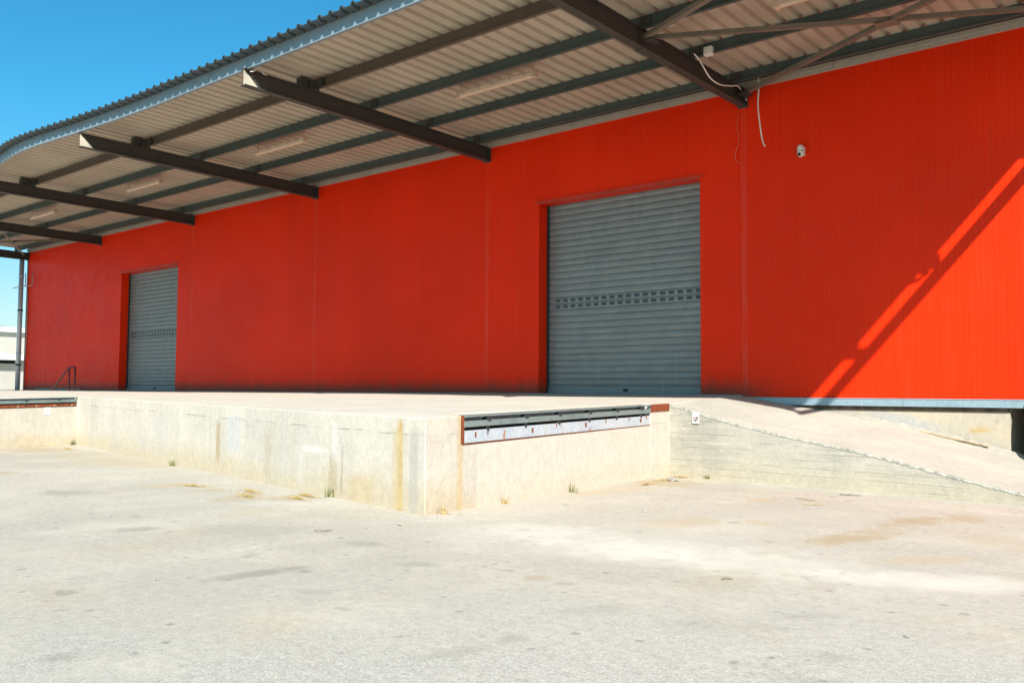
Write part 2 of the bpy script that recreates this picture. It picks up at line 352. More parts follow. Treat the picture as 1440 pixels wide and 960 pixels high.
# ------------------------------------------------------------------ loading dock
A=(-8.32,14.18); B=(-7.70,7.51); Cc=(-24.30,10.92)
def lerp(a,b,t): return a+(b-a)*t
def lp(P,Q,t): return (lerp(P[0],Q[0],t), lerp(P[1],Q[1],t))
def unit(P,Q):
    d = Vector((Q[0]-P[0],Q[1]-P[1])); L = d.length; return d/L, L
zA,zB,zC = 1.27,1.14,1.26
dlev,_ = unit(B,A)
Dd = (-23.81, 5.64); zD = 1.14           # second leveller face runs towards the camera, out of frame
Ee = (-40.0, 9.8); zE = 1.26
# notches: parameter along the face
nB0,nB1 = .1075,.885      # leveller opening on face B->A   (rust block beyond)
nC0,nC1 = .012,.80        # on face C->D
def inward(P,Q,t,dep,sgn=1):
    d,_ = unit(P,Q); n = Vector((-d.y,d.x))*sgn; p = lp(P,Q,t); return (p[0]+n.x*dep, p[1]+n.y*dep)
DEP = .17
NB0,NB1 = lp(B,A,nB0), lp(B,A,nB1); IB0,IB1 = inward(B,A,nB0,DEP), inward(B,A,nB1,DEP)
NC0,NC1 = lp(Cc,Dd,nC0), lp(Cc,Dd,nC1); IC0,IC1 = inward(Cc,Dd,nC0,DEP,-1), inward(Cc,Dd,nC1,DEP,-1)
def zl(a,b,t): return lerp(a,b,t)
mb = MB()
def jit(x,y,a=.006): return (random.uniform(-a,a))
top = []
def edge_pts(P,Q,zp,zq,t0,t1,n):
    return [(*lp(P,Q,lerp(t0,t1,k/n)), lerp(zp,zq,lerp(t0,t1,k/n))) for k in range(n+1)]
# outline of the top, clockwise/ccw whatever: wall right -> A -> NB1 -> notch -> NB0 -> B -> C -> NC0 -> notch -> NC1 -> D -> E -> wall left
zW = 1.422
out = [(-8.32,16.86,zW),(-8.32,15.5,1.335)]
out += edge_pts(B,A,zB,zA,1,nB1,1)
out += [(*IB1, zl(zB,zA,nB1)+.02),(*IB0, zl(zB,zA,nB0)+.02)]
out += edge_pts(B,A,zB,zA,nB0,0,1)
out += edge_pts(B,Cc,zB,zC,0,1,40)[1:]
out += edge_pts(Cc,Dd,zC,zD,0,nC0,1)[1:]
out += [(*IC0, zl(zC,zD,nC0)+.01),(*IC1, zl(zC,zD,nC1)+.01)]
out += edge_pts(Cc,Dd,zC,zD,nC1,1,1)
out += [(*Ee,zE),(-46,11.5,zE),(-46,16.86,zW),(-30,16.86,zW),(-18,16.86,zW)]
# dedupe
o2=[]
for p in out:
    if not o2 or (Vector(p)-Vector(o2[-1])).length>1e-4: o2.append(p)
out=o2
# ragged arris along the long face
arr=[]
for p in out:
    if 7.6<p[1]<10.9 and -24.2<p[0]<-7.8: arr.append((p[0]+random.uniform(-.01,.01), p[1]+random.uniform(-.008,.008), p[2]+random.uniform(-.006,.004)))
    else: arr.append(p)
out=arr
tv=[mb.bm.verts.new(p) for p in out]; f=mb.bm.faces.new(tv); 
bv=[mb.bm.verts.new((p[0],p[1],-.1)) for p in out]
for i in range(len(out)):
    j=(i+1)%len(out); mb.bm.faces.new([tv[i],tv[j],bv[j],bv[i]])
bmesh.ops.triangulate(mb.bm, faces=[f])
dock = thing('loading_dock','pale stained concrete loading platform with rust streak running down its corner','loading dock',(-8,12,0))
mb.build('platform', MDOCK, dock, bevel=.012)
# concrete under each leveller notch
def face_box(P,Q,zp,zq,t0,t1,o0,o1,h0,h1,sgn=1,habs=False):
    """box along face P->Q; o = inward(+)/outward(-) offsets; h = depth below the top line (positive down)"""
    d,L = unit(P,Q); n = Vector((-d.y,d.x))*sgn
    def pt(t,o,h):
        p = lp(P,Q,t); zt = lerp(zp,zq,t); return (p[0]+n.x*o, p[1]+n.y*o, (h if habs and h<=0 else zt-h))
    return [pt(t0,o0,h1),pt(t1,o0,h1),pt(t1,o1,h1),pt(t0,o1,h1),pt(t0,o0,h0),pt(t1,o0,h0),pt(t1,o1,h0),pt(t0,o1,h0)]
def fb(mb,*a,**k): mb.hexa(face_box(*a,**k)); return mb
m2=MB(); c=face_box(B,A,zB,zA,nB0,nB1,-.001,DEP,.355,1.2); 
for i in (0,1,2,3): c[i]=(c[i][0],c[i][1],-.1)
# bottom of the opening keeps a slightly different slope
c[4]=(c[4][0],c[4][1],.79); c[7]=(c[7][0],c[7][1],.79); c[5]=(c[5][0],c[5][1],.902); c[6]=(c[6][0],c[6][1],.902)
m2.hexa(c); m2.build('front_wall', MDOCK, dock)
m2=MB(); c=face_box(Cc,Dd,zC,zD,nC0,nC1,-.001,DEP,.25,1.2,sgn=-1)
for i in (0,1,2,3): c[i]=(c[i][0],c[i][1],-.1)
m2.hexa(c); m2.build('front_wall', MDOCK, dock)

# levellers
def leveller(P,Q,zp,zq,t0,t1,H,sgn,label,first):
    p0=lp(P,Q,t0)
    t = thing('dock_leveller',label,'dock leveller',(p0[0],p0[1],0),'dock levellers in the platform edge')
    e=.0025
    g=lambda mb,*a: fb(mb,P,Q,zp,zq,*a,sgn=sgn)
    m=MB(); g(m,t0+e,t1-e,-.03,.03,-.003,.018); m.build('deck_plate', MLEV, t, bevel=.004)
    m=MB(); g(m,t0+e,t1-e,.10,.16,.0,H-.01); m.build('back_plate', MDARK, t)
    m=MB(); g(m,t0+e,t1-e,-.012,.02,.066 if first else .055,.142 if first else .13)
    
    m.build('channel_rail', MLEV, t, bevel=.003)
    m=MB(); g(m,t0+.006,t1-.004,.004,.02,.185 if first else .165,H-.012); m.build('lower_plate', MPLATE if first else MRUST, t)
    nb = 6 if first else 5
    for k in range(nb):
        tt=lerp(t0,t1,(k+.6)/nb)
        m=MB(); g(m,tt-.006,tt+.006,-.03,.10,.022,.066); m.build('hinge_lug', MDARK, t)
        m=MB(); g(m,tt-.003,tt+.003,-.008,.02,.142,.20); m.build('support_tab', MDARK, t)
    # lower lip angle
    m=MB(); g(m,t0+.001,t1-.001,-.003,.03,H-.007,H+.002 if first else H); m.build('lip_angle', MRUST if first else MDARK, t)
    if first:
        m=MB(); g(m,t0-.007,t0+.003,-.004,.05,-.002,H); m.build('side_angle', MRUST, t)
        m=MB(); g(m,t1+.001,.995,-.012,.10,-.004,.125); m.build('corner_plate', MRUST, t, bevel=.004)
        for (tf,h,w) in ((.05,.24,.006),(.10,.22,.004),(.30,.25,.008),(.42,.20,.004),(.58,.24,.010),(.70,.21,.004),(.85,.2,.004),(.93,.25,.01),(.97,.2,.006)):
            tt=lerp(t0,t1,tf); m=MB(); g(m,tt-w*.35,tt+w*.35,-.001,.004,h-.03,h+.035); m.build('rust_scab', MRUST, t)
    else:
        for k in range(9):
            tt=lerp(t0,t1,(k+.3)/9); m=MB(); g(m,tt-.002,tt+.002,-.004,.004,.195,.215); m.build('bolt_head', MWHITE, t)
    return t
leveller(B,A,zB,zA,nB0,nB1,.35,1,'steel dock leveller with pale blue rust-spotted lower plate beside the platform corner',True)
leveller(Cc,Dd,zC,zD,nC0,nC1,.245,-1,'steel dock leveller with rusty lower strip at the left edge of the photo',False)

# ------------------------------------------------------------------ ramp
rout=[(-8.32,14.18,1.262),(-8.0,14.145,1.20),(-7.65,14.11,1.11),(-7.05,14.04,.975),(-6.1,13.925,.80),(-5.15,13.81,.655),(-4.44,13.725,.535),(-3.78,13.645,.395),(-3.11,13.565,.26),(-2.60,13.50,.165),(-1.8,13.40,.03),(-1.2,13.3,-.02)]
rin=[(-8.32,1.418),(-8.2,1.41),(-7.72,1.335),(-6.93,1.20),(-6.23,1.12),(-5.27,.93),(-4.45,.75),(-3.98,.63),(-3.22,.43),(-2.2,.18),(-1.2,-.02)]
def zin(x):
    for (a,za),(b,zb) in zip(rin,rin[1:]):
        if a<=x<=b: return lerp(za,zb,(x-a)/(b-a))
    return rin[-1][1] if x>rin[-1][0] else rin[0][1]
def rout_at(x):
    for a,b in zip(rout,rout[1:]):
        if a[0]<=x<=b[0]:
            t=(x-a[0])/(b[0]-a[0]); return lerp(a[1],b[1],t), lerp(a[2],b[2],t)
    return rout[-1][1:]
ramp = thing('concrete_ramp','board-marked grey concrete ramp sloping down along the red wall','ramp',(-5,15,0))
mt=MB(); msd=MB(); NX=90; rows=[]; side=[]
for i in range(NX+1):
    x=lerp(-8.32,-1.2,i/NX); yo,zo=rout_at(x); zi=zin(x)
    jz=random.uniform(-.006,.003) if 0<i<NX else 0; jy=random.uniform(-.006,.004) if 0<i<NX else 0
    row=[]
    for t in (0,.02,.1,.3,.5,.7,.85,1):
        s=t*t*(3-2*t)*.4+t*.6
        row.append((x, lerp(yo+jy*(1-t),16.80,t), lerp(zo,zi,s)+(jz if t==0 else 0)+random.uniform(-.003,.003)+.002))
    rows.append(row); side.append([(x,yo+jy,row[0][2]),(x,yo+.003,row[0][2]-.03),(x,yo+.004,-.1)])
V=[[mt.bm.verts.new(p) for p in r] for r in rows]
for i in range(NX):
    for j in range(7): mt.bm.faces.new([V[i][j],V[i][j+1],V[i+1][j+1],V[i+1][j]]).smooth=True
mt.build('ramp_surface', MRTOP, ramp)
V=[[msd.bm.verts.new(p) for p in r] for r in side]
for i in range(NX):
    for j in range(2): msd.bm.faces.new([V[i][j],V[i][j+1],V[i+1][j+1],V[i+1][j]])
msd.build('side_wall', MRAMP, ramp)
ms=MB(); E_=[]
for i in range(0,NX*6+1):
    x=lerp(-8.32,-1.6,i/(NX*6)); yo,zo=rout_at(x); h=.022+.025*random.random()
    E_.append([ms.bm.verts.new((x,yo-.004,zo-.004+random.uniform(-.002,.002))),ms.bm.verts.new((x,yo-.003,zo-h))])
for i in range(len(E_)-1): ms.bm.faces.new([E_[i][0],E_[i][1],E_[i+1][1],E_[i+1][0]])
ro=ms.build('ragged_edge', simple('dark mossy concrete edge',(.41,.40,.35),.95,.1,var=.4,scale=14), ramp); so=ro.modifiers.new('thick','SOLIDIFY'); so.thickness=.004; so.offset=0

# ------------------------------------------------------------------ warehouse
WT = 8.05; XL,XR=-42.85,9.0
wh = thing('warehouse','long red metal-clad warehouse with two grey roller doors','warehouse',(-17,WY,0))
D1=(-13.42,-9.12,5.97); D2=(-34.15,-29.95,5.97)      # openings x0,x1,top
def wallpatch(mb,x0,x1,z0,z1,y=WY):
    mb.poly([(x0,y,z0),(x1,y,z0),(x1,y,z1),(x0,y,z1)])
m=MB(); zb=1.385
for x0,x1,z0 in ((XL,D2[0],zb),(D2[0],D2[1],D2[2]),(D2[1],D1[0],zb),(D1[0],D1[1],D1[2]),(D1[1],XR,zb)):
    wallpatch(m,x0,x1,z0,WT)
for x0,x1,zt in (D1,D2):     # reveals
    m.poly([(x0,WY,zb),(x0,WY+.42,zb),(x0,WY+.42,zt),(x0,WY,zt)]); m.poly([(x1,WY,zb),(x1,WY+.42,zb),(x1,WY+.42,zt),(x1,WY,zt)])
    m.poly([(x0,WY,zt),(x1,WY,zt),(x1,WY+.42,zt),(x0,WY+.42,zt)])
m.poly([(XL,WY,0),(XL,WY+24,0),(XL,WY+24,WT),(XL,WY,WT)])
m.poly([(XR,WY,0),(XR,WY+24,0),(XR,WY+24,WT),(XR,WY,WT)])
m.poly([(XL,WY+24,0),(XR,WY+24,0),(XR,WY+24,WT),(XL,WY+24,WT)])
bmesh.ops.remove_doubles(m.bm, verts=m.bm.verts, dist=1e-4)
m.build('wall', MRED, wh)
m=MB(); m.box(XL-.05,XR+.05,WY+.1,WY+24.1,WT-.02,WT+.12); m.build('roof', MSHEET, wh)
# foundation with a dark opening at the right
m=MB()
m.box(XL,-8.1,WY+.05,WY+.5,-.1,1.24)
m.box(-8.1,-3.42,WY+.03,WY+.55,-.1,1.175); m.box(-8.1,-3.42,WY+.10,WY+.5,1.17,1.30)
m.box(-2.1,XR,WY+.03,WY+.5,-.1,1.175); m.box(-2.1,XR,WY+.10,WY+.5,1.17,1.30)
m.box(-3.42,-2.1,WY+1.2,WY+1.4,-.1,1.4); m.box(-3.43,-2.09,WY+.10,WY+1.2,1.24,1.36)
m.box(-3.60,-3.425,WY+.5,WY+1.3,-.1,1.3); m.box(-2.1,-1.95,WY+.5,WY+1.3,-.1,1.3)
m.build('foundation', MFND, wh, bevel=.006)
m=MB(); m.box(-8.1,-3.44,WY+.004,WY+.09,1.178,1.248); m.build('sill_gap', simple('dark brown gap filler',(.10,.07,.05),.9,.1,var=.4,scale=5), wh)  # dark brown strip filling the recess under the flashing
m=MB(); m.box(-2.08,XR,WY+.004,WY+.09,1.178,1.248); m.build('sill_gap', bpy.data.materials['dark brown gap filler'], wh)
# base flashing: folded profile
m=MB()
x=-8.2; segs=[]
while x<XR: segs.append((x,min(x+3.1,XR))); x+=3.1
for a,b in segs:
    m.box(a,b-.004,WY-.045,WY-.02,1.262,1.378); m.box(a,b-.004,WY-.055,WY+.02,1.378,1.390); m.box(a,b-.004,WY-.062,WY+.03,1.250,1.262)
m.build('base_flashing', MFLASH, wh)
m=MB(); m.box(XL-.02,-8.2,WY-.03,WY-.004,1.40,1.44); m.build('base_strip', simple('grey kick strip',(.20,.19,.18),.7), wh)
m=MB(); m.box(-41.6,-37.2,WY-.06,WY-.031,1.425,1.50); m.build('base_strip', MLEV, wh)
# lightning trim at wall top: two-step folded profile
m=MB(); x=XL
while x<XR:
    b=min(x+6.1,XR); m.box(x,b-.01,WY-.075,WY-.003,7.60,7.655); m.box(x,b-.01,WY-.115,WY-.003,7.655,7.735); x+=6.1
m.build('top_trim', MTRIM, wh)
m=MB(); m.box(XL,XR,WY-.06,WY-.003,7.737,7.80); m.build('top_angle', MPUR, wh)
m=MB(); m.box(XL-.13,XL+.001,WY-.02,WY+.12,1.35,7.6); m.build('corner_trim', MMAROON, wh)
for x0,x1,zt in (D1,D2):
    m=MB(); m.box(x0-.10,x1+.06,WY-.035,WY-.003,zt,zt+.05); m.box(x0-.06,x1+.04,WY-.05,WY+.1,zt-.012,zt); m.build('lintel_trim', MREDT, wh)
# roller doors
def roller_door(x0,x1,zt,label):
    yD=WY+.36; z0=1.425; n=30; p=(zt-.02-z0)/n
    prof=[]
    for k in range(n):
        zz=z0+.04+k*p
        for s,dy in ((.0,.006),(.05,.006),(.08,-.006),(.25,-.014),(.5,-.017),(.80,-.014),(.94,-.006),(.97,.006)):
            prof.append((zz+s*p,yD+dy))
    m=MB()
    rws=(int((3.44-z0)/p), int((3.58-z0)/p))
    VV=[[m.bm.verts.new((x,y,z)) for (z,y) in prof] for x in (x0+.03,x1-.03)]
    for j in range(len(prof)-1): m.bm.faces.new([VV[0][j],VV[1][j],VV[1][j+1],VV[0][j+1]])
    d=m.build('roller_door', MDOOR, wh); d['label']=label
    m=MB(); m.box(x0+.03,x1-.03,yD-.035,yD+.02,z0-.01,z0+.16); m.build('bottom_bar', MDOOR, d)
    m=MB(); m.box(lerp(x0,x1,.52)-.05,lerp(x0,x1,.52)+.06,yD-.05,yD-.034,z0+.065,z0+.125); m.build('door_lock', MDARK, d)
    for xx in (x0+.002,x1-.05):
        m=MB(); m.box(xx,xx+.048,yD-.06,yD+.05,z0,zt); m.build('guide_rail', MDARK if xx<x0+.1 else MDOOR, d)
    # vision slots
    cnt=18; w=(x1-x0-.32)/cnt
    for r,zc in enumerate((3.50,3.645)):
        for k in range(cnt):
            xa=x0+.22+k*w
            m=MB(); m.box(xa+w*.14,xa+w*.72,yD-.024,yD-.008,zc-.036,zc+.034); m.build('vision_slot', MSLOT, d)
    return d
MSLOT = simple('dark slot glazing', (.035,.045,.05), .25, .5)
roller_door(*D1,'larger-looking grey roller door with a double row of dark slots')
roller_door(*D2,'distant grey roller door beside the handrail')
for DD in (D1,D2):
    m=MB(); m.box(DD[0]-.3,DD[1]+.3,WY+.44,WY+.46,1.3,6.3); m.build('door_backing', MDARK, wh)

# ------------------------------------------------------------------ canopy
can = thing('loading_canopy','corrugated steel canopy on dark brown beams projecting from the red wall','canopy',(-17,WY,7.3))
def bz(y): return 7.27+(16.8-y)*.009        # underside of beams
BH=.335
XE=-1.015
beams=[-1.17-6.96*k for k in range(7)]
TIP=9.70
def extrude_y(m, prof, y0, y1):
    """prof: closed list of (x, z-function) swept along y"""
    L=[[m.bm.verts.new((x,y,f(y))) for x,f in prof] for y in (y0,y1)]
    n=len(prof); m.bm.faces.new(L[0]); m.bm.faces.new(L[1][::-1])
    for i in range(n): m.bm.faces.new([L[0][i],L[1][i],L[1][(i+1)%n],L[0][(i+1)%n]])
def ibeam(x, end=False):
    m=MB(); w=.085; tf=.016; tw=.006; H=BH
    f=lambda h:(lambda y:bz(y)+h)
    if end:
        H=.25; X=-1.06
        prof=[(X-.055,f(0)),(X,f(0)),(X,f(H)),(X-.055,f(H)),(X-.055,f(H-.012)),(X-.012,f(H-.012)),(X-.012,f(.012)),(X-.055,f(.012))]
    else:
        prof=[(x-w,f(0)),(x+w,f(0)),(x+w,f(tf)),(x+tw,f(tf)),(x+tw,f(H-tf)),(x+w,f(H-tf)),(x+w,f(H)),(x-w,f(H)),(x-w,f(H-tf)),(x-tw,f(H-tf)),(x-tw,f(tf)),(x-w,f(tf))]
    extrude_y(m, prof, TIP, WY-.006)
    b=m.build('beam', MBEAM, can)
    if end: return b
    m=MB(); m.box(x-.11,x+.11,WY-.03,WY-.004,bz(WY)-.03,bz(WY)+BH+.02); m.build('end_plate', MBEAM, b)
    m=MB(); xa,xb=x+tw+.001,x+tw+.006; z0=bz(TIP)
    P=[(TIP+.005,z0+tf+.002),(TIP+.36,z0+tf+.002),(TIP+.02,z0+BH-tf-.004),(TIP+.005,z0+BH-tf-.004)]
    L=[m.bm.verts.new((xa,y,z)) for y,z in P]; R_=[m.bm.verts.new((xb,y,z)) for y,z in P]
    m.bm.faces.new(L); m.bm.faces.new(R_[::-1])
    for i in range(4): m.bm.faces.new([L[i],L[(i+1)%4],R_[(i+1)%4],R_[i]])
    m.build('sunlit_patch', MSUNPATCH, b)  # sunlit triangle of the web put into shape and pale colour
    return b
MSUNPATCH = simple('pale painted sunlit patch', (.42,.38,.31), .7)
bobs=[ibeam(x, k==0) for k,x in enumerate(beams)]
def sz(y): return 7.815+(16.8-y)*.0175        # underside of sheet pans
PY=[16.30,14.66,12.95,11.40]
for pi,py in enumerate(PY):
    outer = pi==3
    x1=XE-.01; x0=-43.2
    zt=sz(py)-.002; zb_=bz(py)+BH+.003; w=.065; t=.005
    spans=[]
    if outer:
        for k in range(6): spans.append((beams[k+1]+.30,beams[k]-.12))
        spans.append((x0,beams[6]-.12)); spans=[(a,b) for a,b in spans if b>a]
        zb_-=.0
    else: spans=[(x0,x1)]
    def zsec(m,a,b):
        P=[(py-w,zb_),(py+t,zb_),(py+t,zt-.006),(py+w,zt-.006),(py+w,zt),(py-t,zt),(py-t,zb_+.006),(py-w+.005,zb_+.006),(py-w+.005,zb_+.022),(py-w,zb_+.022)]
        L=[[m.bm.verts.new((x,y,z)) for y,z in P] for x in (a,b)]; n=len(P)
        m.bm.faces.new(L[0]); m.bm.faces.new(L[1][::-1])
        for i in range(n): m.bm.faces.new([L[0][i],L[1][i],L[1][(i+1)%n],L[0][(i+1)%n]])
    MM = MPURB if outer else MPUR
    if outer:
        spans.append((beams[0]-.12,x1))
        for a,b in spans:
            m=MB(); zsec(m,a,b); m.build('purlin', MM, can)
    else:
        m=MB(); zsec(m,spans[0][0],spans[0][1]); m.build('purlin', MM, can)
    for k,bx in enumerate(beams):
        def piece(nm,*a):
            m=MB(); m.box(*a); m.build(nm, MBEAM, can)
        if outer:
            if k==0: piece('cleat',bx-.3,bx+.3,py-.06,py-.02,zb_,zt-.06); continue
            piece('cleat',bx+.02,bx+.08,py-.16,py+.06,zb_,zt-.05)
            piece('purlin_support',bx-.16,bx+.02,py-.34,py-.10,zb_+.001,zt-.03)
            piece('splice_plate',bx+.09,bx+.34,py-.08,py-.012,zb_+.008,zt-.035)
        else:
            piece('cleat',bx-.03,bx+.20,py-.02,py-.0065,zb_+.01,zt-.02)
# edge line (the fascia has a kink near the left)
def fy(x):
    P=[(-45,9.80),(-29,9.80),(-27.4,9.72),(-26.3,9.60),(-25.6,9.53),(-24.9,9.50),(-24.0,9.53),(-22.2,9.66),(-20.5,9.75),(-19,9.80),(0,9.80)]
    for (a,ya),(b,yb) in zip(P,P[1:]):
        if a<=x<=b: return lerp(ya,yb,(x-a)/(b-a))
    return 9.8
OV=.205
# corrugated sheet: trapezoidal ribs
m=MB(); pitch=.30; prof=[]; x=-43.4
while x<XE-.01:
    for dx,h in ((0,0),(.14,0),(.172,.058),(.222,.058),(.254,0)):
        if x+dx<XE: prof.append((x+dx,h))
    x+=pitch
prof.append((XE,0))
VV=[]
for (x,h) in prof:
    yo=fy(x)-OV+random.uniform(-.006,.006)
    VV.append([m.bm.verts.new((x,y,sz(y)+h+.001)) for y in (yo,12,14.4,WY-.02)])
for i in range(len(VV)-1):
    for j in range(3): m.bm.faces.new([VV[i][j],VV[i+1][j],VV[i+1][j+1],VV[i][j+1]])
sh=m.build('roof_sheet', MSHEET, can)
m=MB(); VV=[]
for (x,h) in prof:
    yo=fy(x)-OV-.012
    VV.append([m.bm.verts.new((x,y,sz(y)+h-.004)) for y in (yo,fy(x)-.004)])
for i in range(len(VV)-1): m.bm.faces.new([VV[i][0],VV[i+1][0],VV[i+1][1],VV[i][1]])
VV=[]
for (x,h) in prof:
    yo=fy(x)-OV-.012
    VV.append([m.bm.verts.new((x,y,sz(y)+h+.010)) for y in (yo,fy(x)+.3)])
for i in range(len(VV)-1): m.bm.faces.new([VV[i][0],VV[i+1][0],VV[i+1][1],VV[i][1]])
eo=m.build('sheet_edge', MEDGE, can); so=eo.modifiers.new('thick','SOLIDIFY'); so.thickness=.004; so.offset=0  # dark colour laid over the overhang, underside and top
so=sh.modifiers.new('thick','SOLIDIFY'); so.thickness=.005; so.offset=1
# end ridge cap + sheet edge trim (dark) 
# fascia: folded profile following the edge
m=MB(); xs_=[-43.4,-36,-29,-27.4,-26.3,-25.6,-24.9,-24.0,-22.2,-20.5,-19,-14,-8,XE]
for a,b in zip(xs_,xs_[1:]):
    ya,yb=fy(a),fy(b)
    def q(y0a,y0b,y1a,y1b,z0,z1): m.hexa([(a,y0a,z0),(b,y0b,z0),(b,y1b,z0),(a,y1a,z0),(a,y0a,z1),(b,y0b,z1),(b,y1b,z1),(a,y1a,z1)])
    ztop=sz(9.8)-.003
    q(ya,yb,ya+.006,yb+.006,7.695,ztop); q(ya+.006,yb+.006,ya+.07,yb+.07,7.695,7.701); q(ya+.006,yb+.006,ya+.07,yb+.07,ztop-.006,ztop)
bmesh.ops.remove_doubles(m.bm, verts=m.bm.verts, dist=1e-5)
m.build('fascia', MFASC, can)
# diagonal bracing in the two end bays
def brace(p,q,w=.09,h=.012,nm='brace'):
    m=MB(); m.bar(p,q,w,h); 
    a=Vector(p); b=Vector(q); d=(b-a).normalized(); r=d.cross(Vector((0,0,1))).normalized()
    m.bar(a+r*w/2+Vector((0,0,.035)), b+r*w/2+Vector((0,0,.035)), .010,.07)
    return m.build(nm, MBRACE, can)
for x0,x1 in ((-8.04,-1.25),(-42.85,-36.05)):
    z=7.44; mid=((x0+x1)/2,14.8,z)
    brace((x0,16.6,z),(lerp(x0,x1,.5)-.05,14.83,z)); brace((lerp(x0,x1,.5)+.1,14.75,z),(x1,13.0,z))
    brace((x0,13.0,z+.03),(x1,16.6,z+.03),.07)
    m=MB(); m.box(mid[0]-.17,mid[0]+.17,mid[1]-.13,mid[1]+.13,z-.018,z-.008); g=m.build('gusset_plate', MBRACE, can)
    brace((x0,12.9,z+.01),(x1,9.95,z+.01)); brace((x0,9.95,z+.04),(x1,12.9,z+.04),.07)
    for px,py in ((x0+.02,16.55),(x0+.02,13.0)):
        m=MB(); m.box(px-.04,px+.16,py-.14,py+.14,z-.03,z-.018); m.build('gusset_plate', MBEAM, can)
# splice plate on the near beam
m=MB(); m.box(-8.13+.007,-8.13+.02,12.85,13.25,bz(13)+.02,bz(13)+BH-.02); m.box(-8.13-.1,-8.13+.1,12.9,13.2,bz(13)-.014,bz(13)-.001); m.build('splice_plate', MBEAM, can)

# ------------------------------------------------------------------ lamps under the canopy
def make_lamp():
    t=thing('ceiling_light','','ceiling light',(0,0,0),'fluorescent lights under the canopy')
    L=1.02
    m=MB(); m.box(-L,L,-.075,.075,.035,.085); m.build('housing', MLAMP, t, bevel=.006)
    m=MB()
    n=10; A_=[[m.bm.verts.new((x,.062*math.cos(math.pi*k/n),.035-.075*math.sin(math.pi*k/n))) for k in range(n+1)] for x in (-L+.03,L-.03)]
    for k in range(n): m.bm.faces.new([A_[0][k],A_[1][k],A_[1][k+1],A_[0][k+1]]).smooth=True
    m.build('lamp_cover', MGLASS, t)
    m=MB(); m.tube([(-L+.08,0,.01),(L-.08,0,.01)],.014,10); m.build('tube', MWHITE, t)
    for sx in (-1,1):
        m=MB(); m.box(sx*L-.035,sx*L+.035,-.07,.07,-.04,.08); m.build('end_cap', MLAMP, t, bevel=.01)
        m=MB(); m.tube([(sx*(L-.06),0,.08),(sx*(L-.06),0,.26)],.008,6); m.build('hanger', MLAMP, t)
    for k in range(5):
        x=lerp(-L+.2,L-.2,k/4); m=MB(); m.box(x-.012,x+.012,-.080,-.060,.02,.055); m.build('clip', MTRIM, t)
    return t
lab=['strip light in the braced right canopy bay, cut by the top of the photo',
 'largest fully visible strip light, hung under the canopy left of the nearest beam',
 'strip light in the second canopy bay from the large door, above the wall between doors',
 'strip light in the canopy bay over the distant roller door',
 'smallest strip light under the far left end of the canopy']
lamp0=make_lamp()
for k,(cx,lb) in enumerate(zip((-4.9,-11.9,-19.2,-26.15,-33.3),lab)):
    o=lamp0 if k==0 else copy_tree(lamp0)
    o.location=(cx,13.47,7.62); o['label']=lb
# ------------------------------------------------------------------ cables, sensor, boxes
def smooth(P,k=6):
    P=[Vector(p) for p in P]; out=[]
    for i in range(len(P)-1):
        p0=P[max(i-1,0)];p1=P[i];p2=P[i+1];p3=P[min(i+2,len(P)-1)]
        for s in range(k):
            t=s/k; out.append(.5*((2*p1)+(p2-p0)*t+(2*p0-5*p1+4*p2-p3)*t*t+(3*p1-p0-3*p2+p3)*t**3))
    return out+[P[-1]]
CB1=[(-7.684, 16.55, 8.014), (-7.686, 16.55, 7.77), (-7.674, 16.55, 7.481), (-7.692, 16.55, 7.127), (-7.637, 16.55, 6.617), (-7.595, 16.55, 6.396), (-7.551, 16.55, 6.303)]
CB2=[(-7.9, 14.363, 7.594), (-7.9, 14.546, 7.542), (-7.9, 14.733, 7.436), (-7.9, 14.977, 7.316), (-7.9, 15.342, 7.292), (-7.9, 15.81, 7.39), (-7.9, 16.082, 7.462), (-8.096, 16.7, 7.538), (-8.005, 16.7, 7.358)]
CB3=[(-8.222, 16.76, 7.139), (-8.24, 16.76, 6.849), (-8.211, 16.76, 6.55), (-8.291, 16.76, 6.344), (-8.277, 16.76, 6.181), (-8.168, 16.76, 6.119)]
m=MB(); m.tube(smooth(CB1),.015,8)
tag(m.build('hanging_cable', MCABLE), 'white cable hanging loose in front of the red wall beside the nearest beam','cable')
m=MB(); m.tube(smooth(CB2),.013,8)
tag(m.build('sagging_cable', MCABLE), 'pale cable sagging from the small junction box along the nearest beam','cable')
m=MB(); m.tube(smooth([(-7.9,13.0,7.52),(-7.88,13.05,7.62),(-7.8,13.15,7.68),(-7.62,13.2,7.68)]),.013,8)
tag(m.build('looped_cable', MCABLE), 'short white cable looped over the brace joint on the nearest beam','cable')
m=MB(); m.tube(smooth(CB3),.006,6)
tag(m.build('thin_wire', simple('faded red wire',(.55,.14,.08))), 'thin reddish wire dangling on the wall below the nearest beam','wire')
m=MB(); m.tube(smooth([(-15.0, 9.801, 7.612), (-15.0, 9.896, 7.653), (-15.0, 9.974, 7.759), (-15.0, 10.055, 7.754), (-15.0, 10.073, 7.66), (-15.0, 10.172, 7.645)]),.010,6)
tag(m.build('looped_cable', MCABLE), 'small pale cable loop at the outer tip of the second nearest beam','cable')
jb=thing('junction_box','small pale square junction box on the purlin beside the nearest beam','junction box',(-7.72,14.55,7.60))
m=MB(); m.box(-7.80,-7.64,14.52,14.64,7.58,7.74); m.build('box_body', MWHITE, jb, bevel=.012)
m=MB(); m.box(-7.785,-7.655,14.508,14.52,7.595,7.725); m.build('cover', MWHITE, jb, bevel=.004)
sn=thing('motion_sensor','small white oval sensor mounted on the red wall right of the large door','sensor',(-6.9,16.78,6.0))
m=MB()
prof=[(0,.035),(.03,.055),(.09,.066),(.15,.066),(.20,.055),(.225,.04)]
m.tube([(-6.9,16.70,6.02+z) for z,_ in prof],[r for _,r in prof],14); m.build('housing', MWHITE, sn)
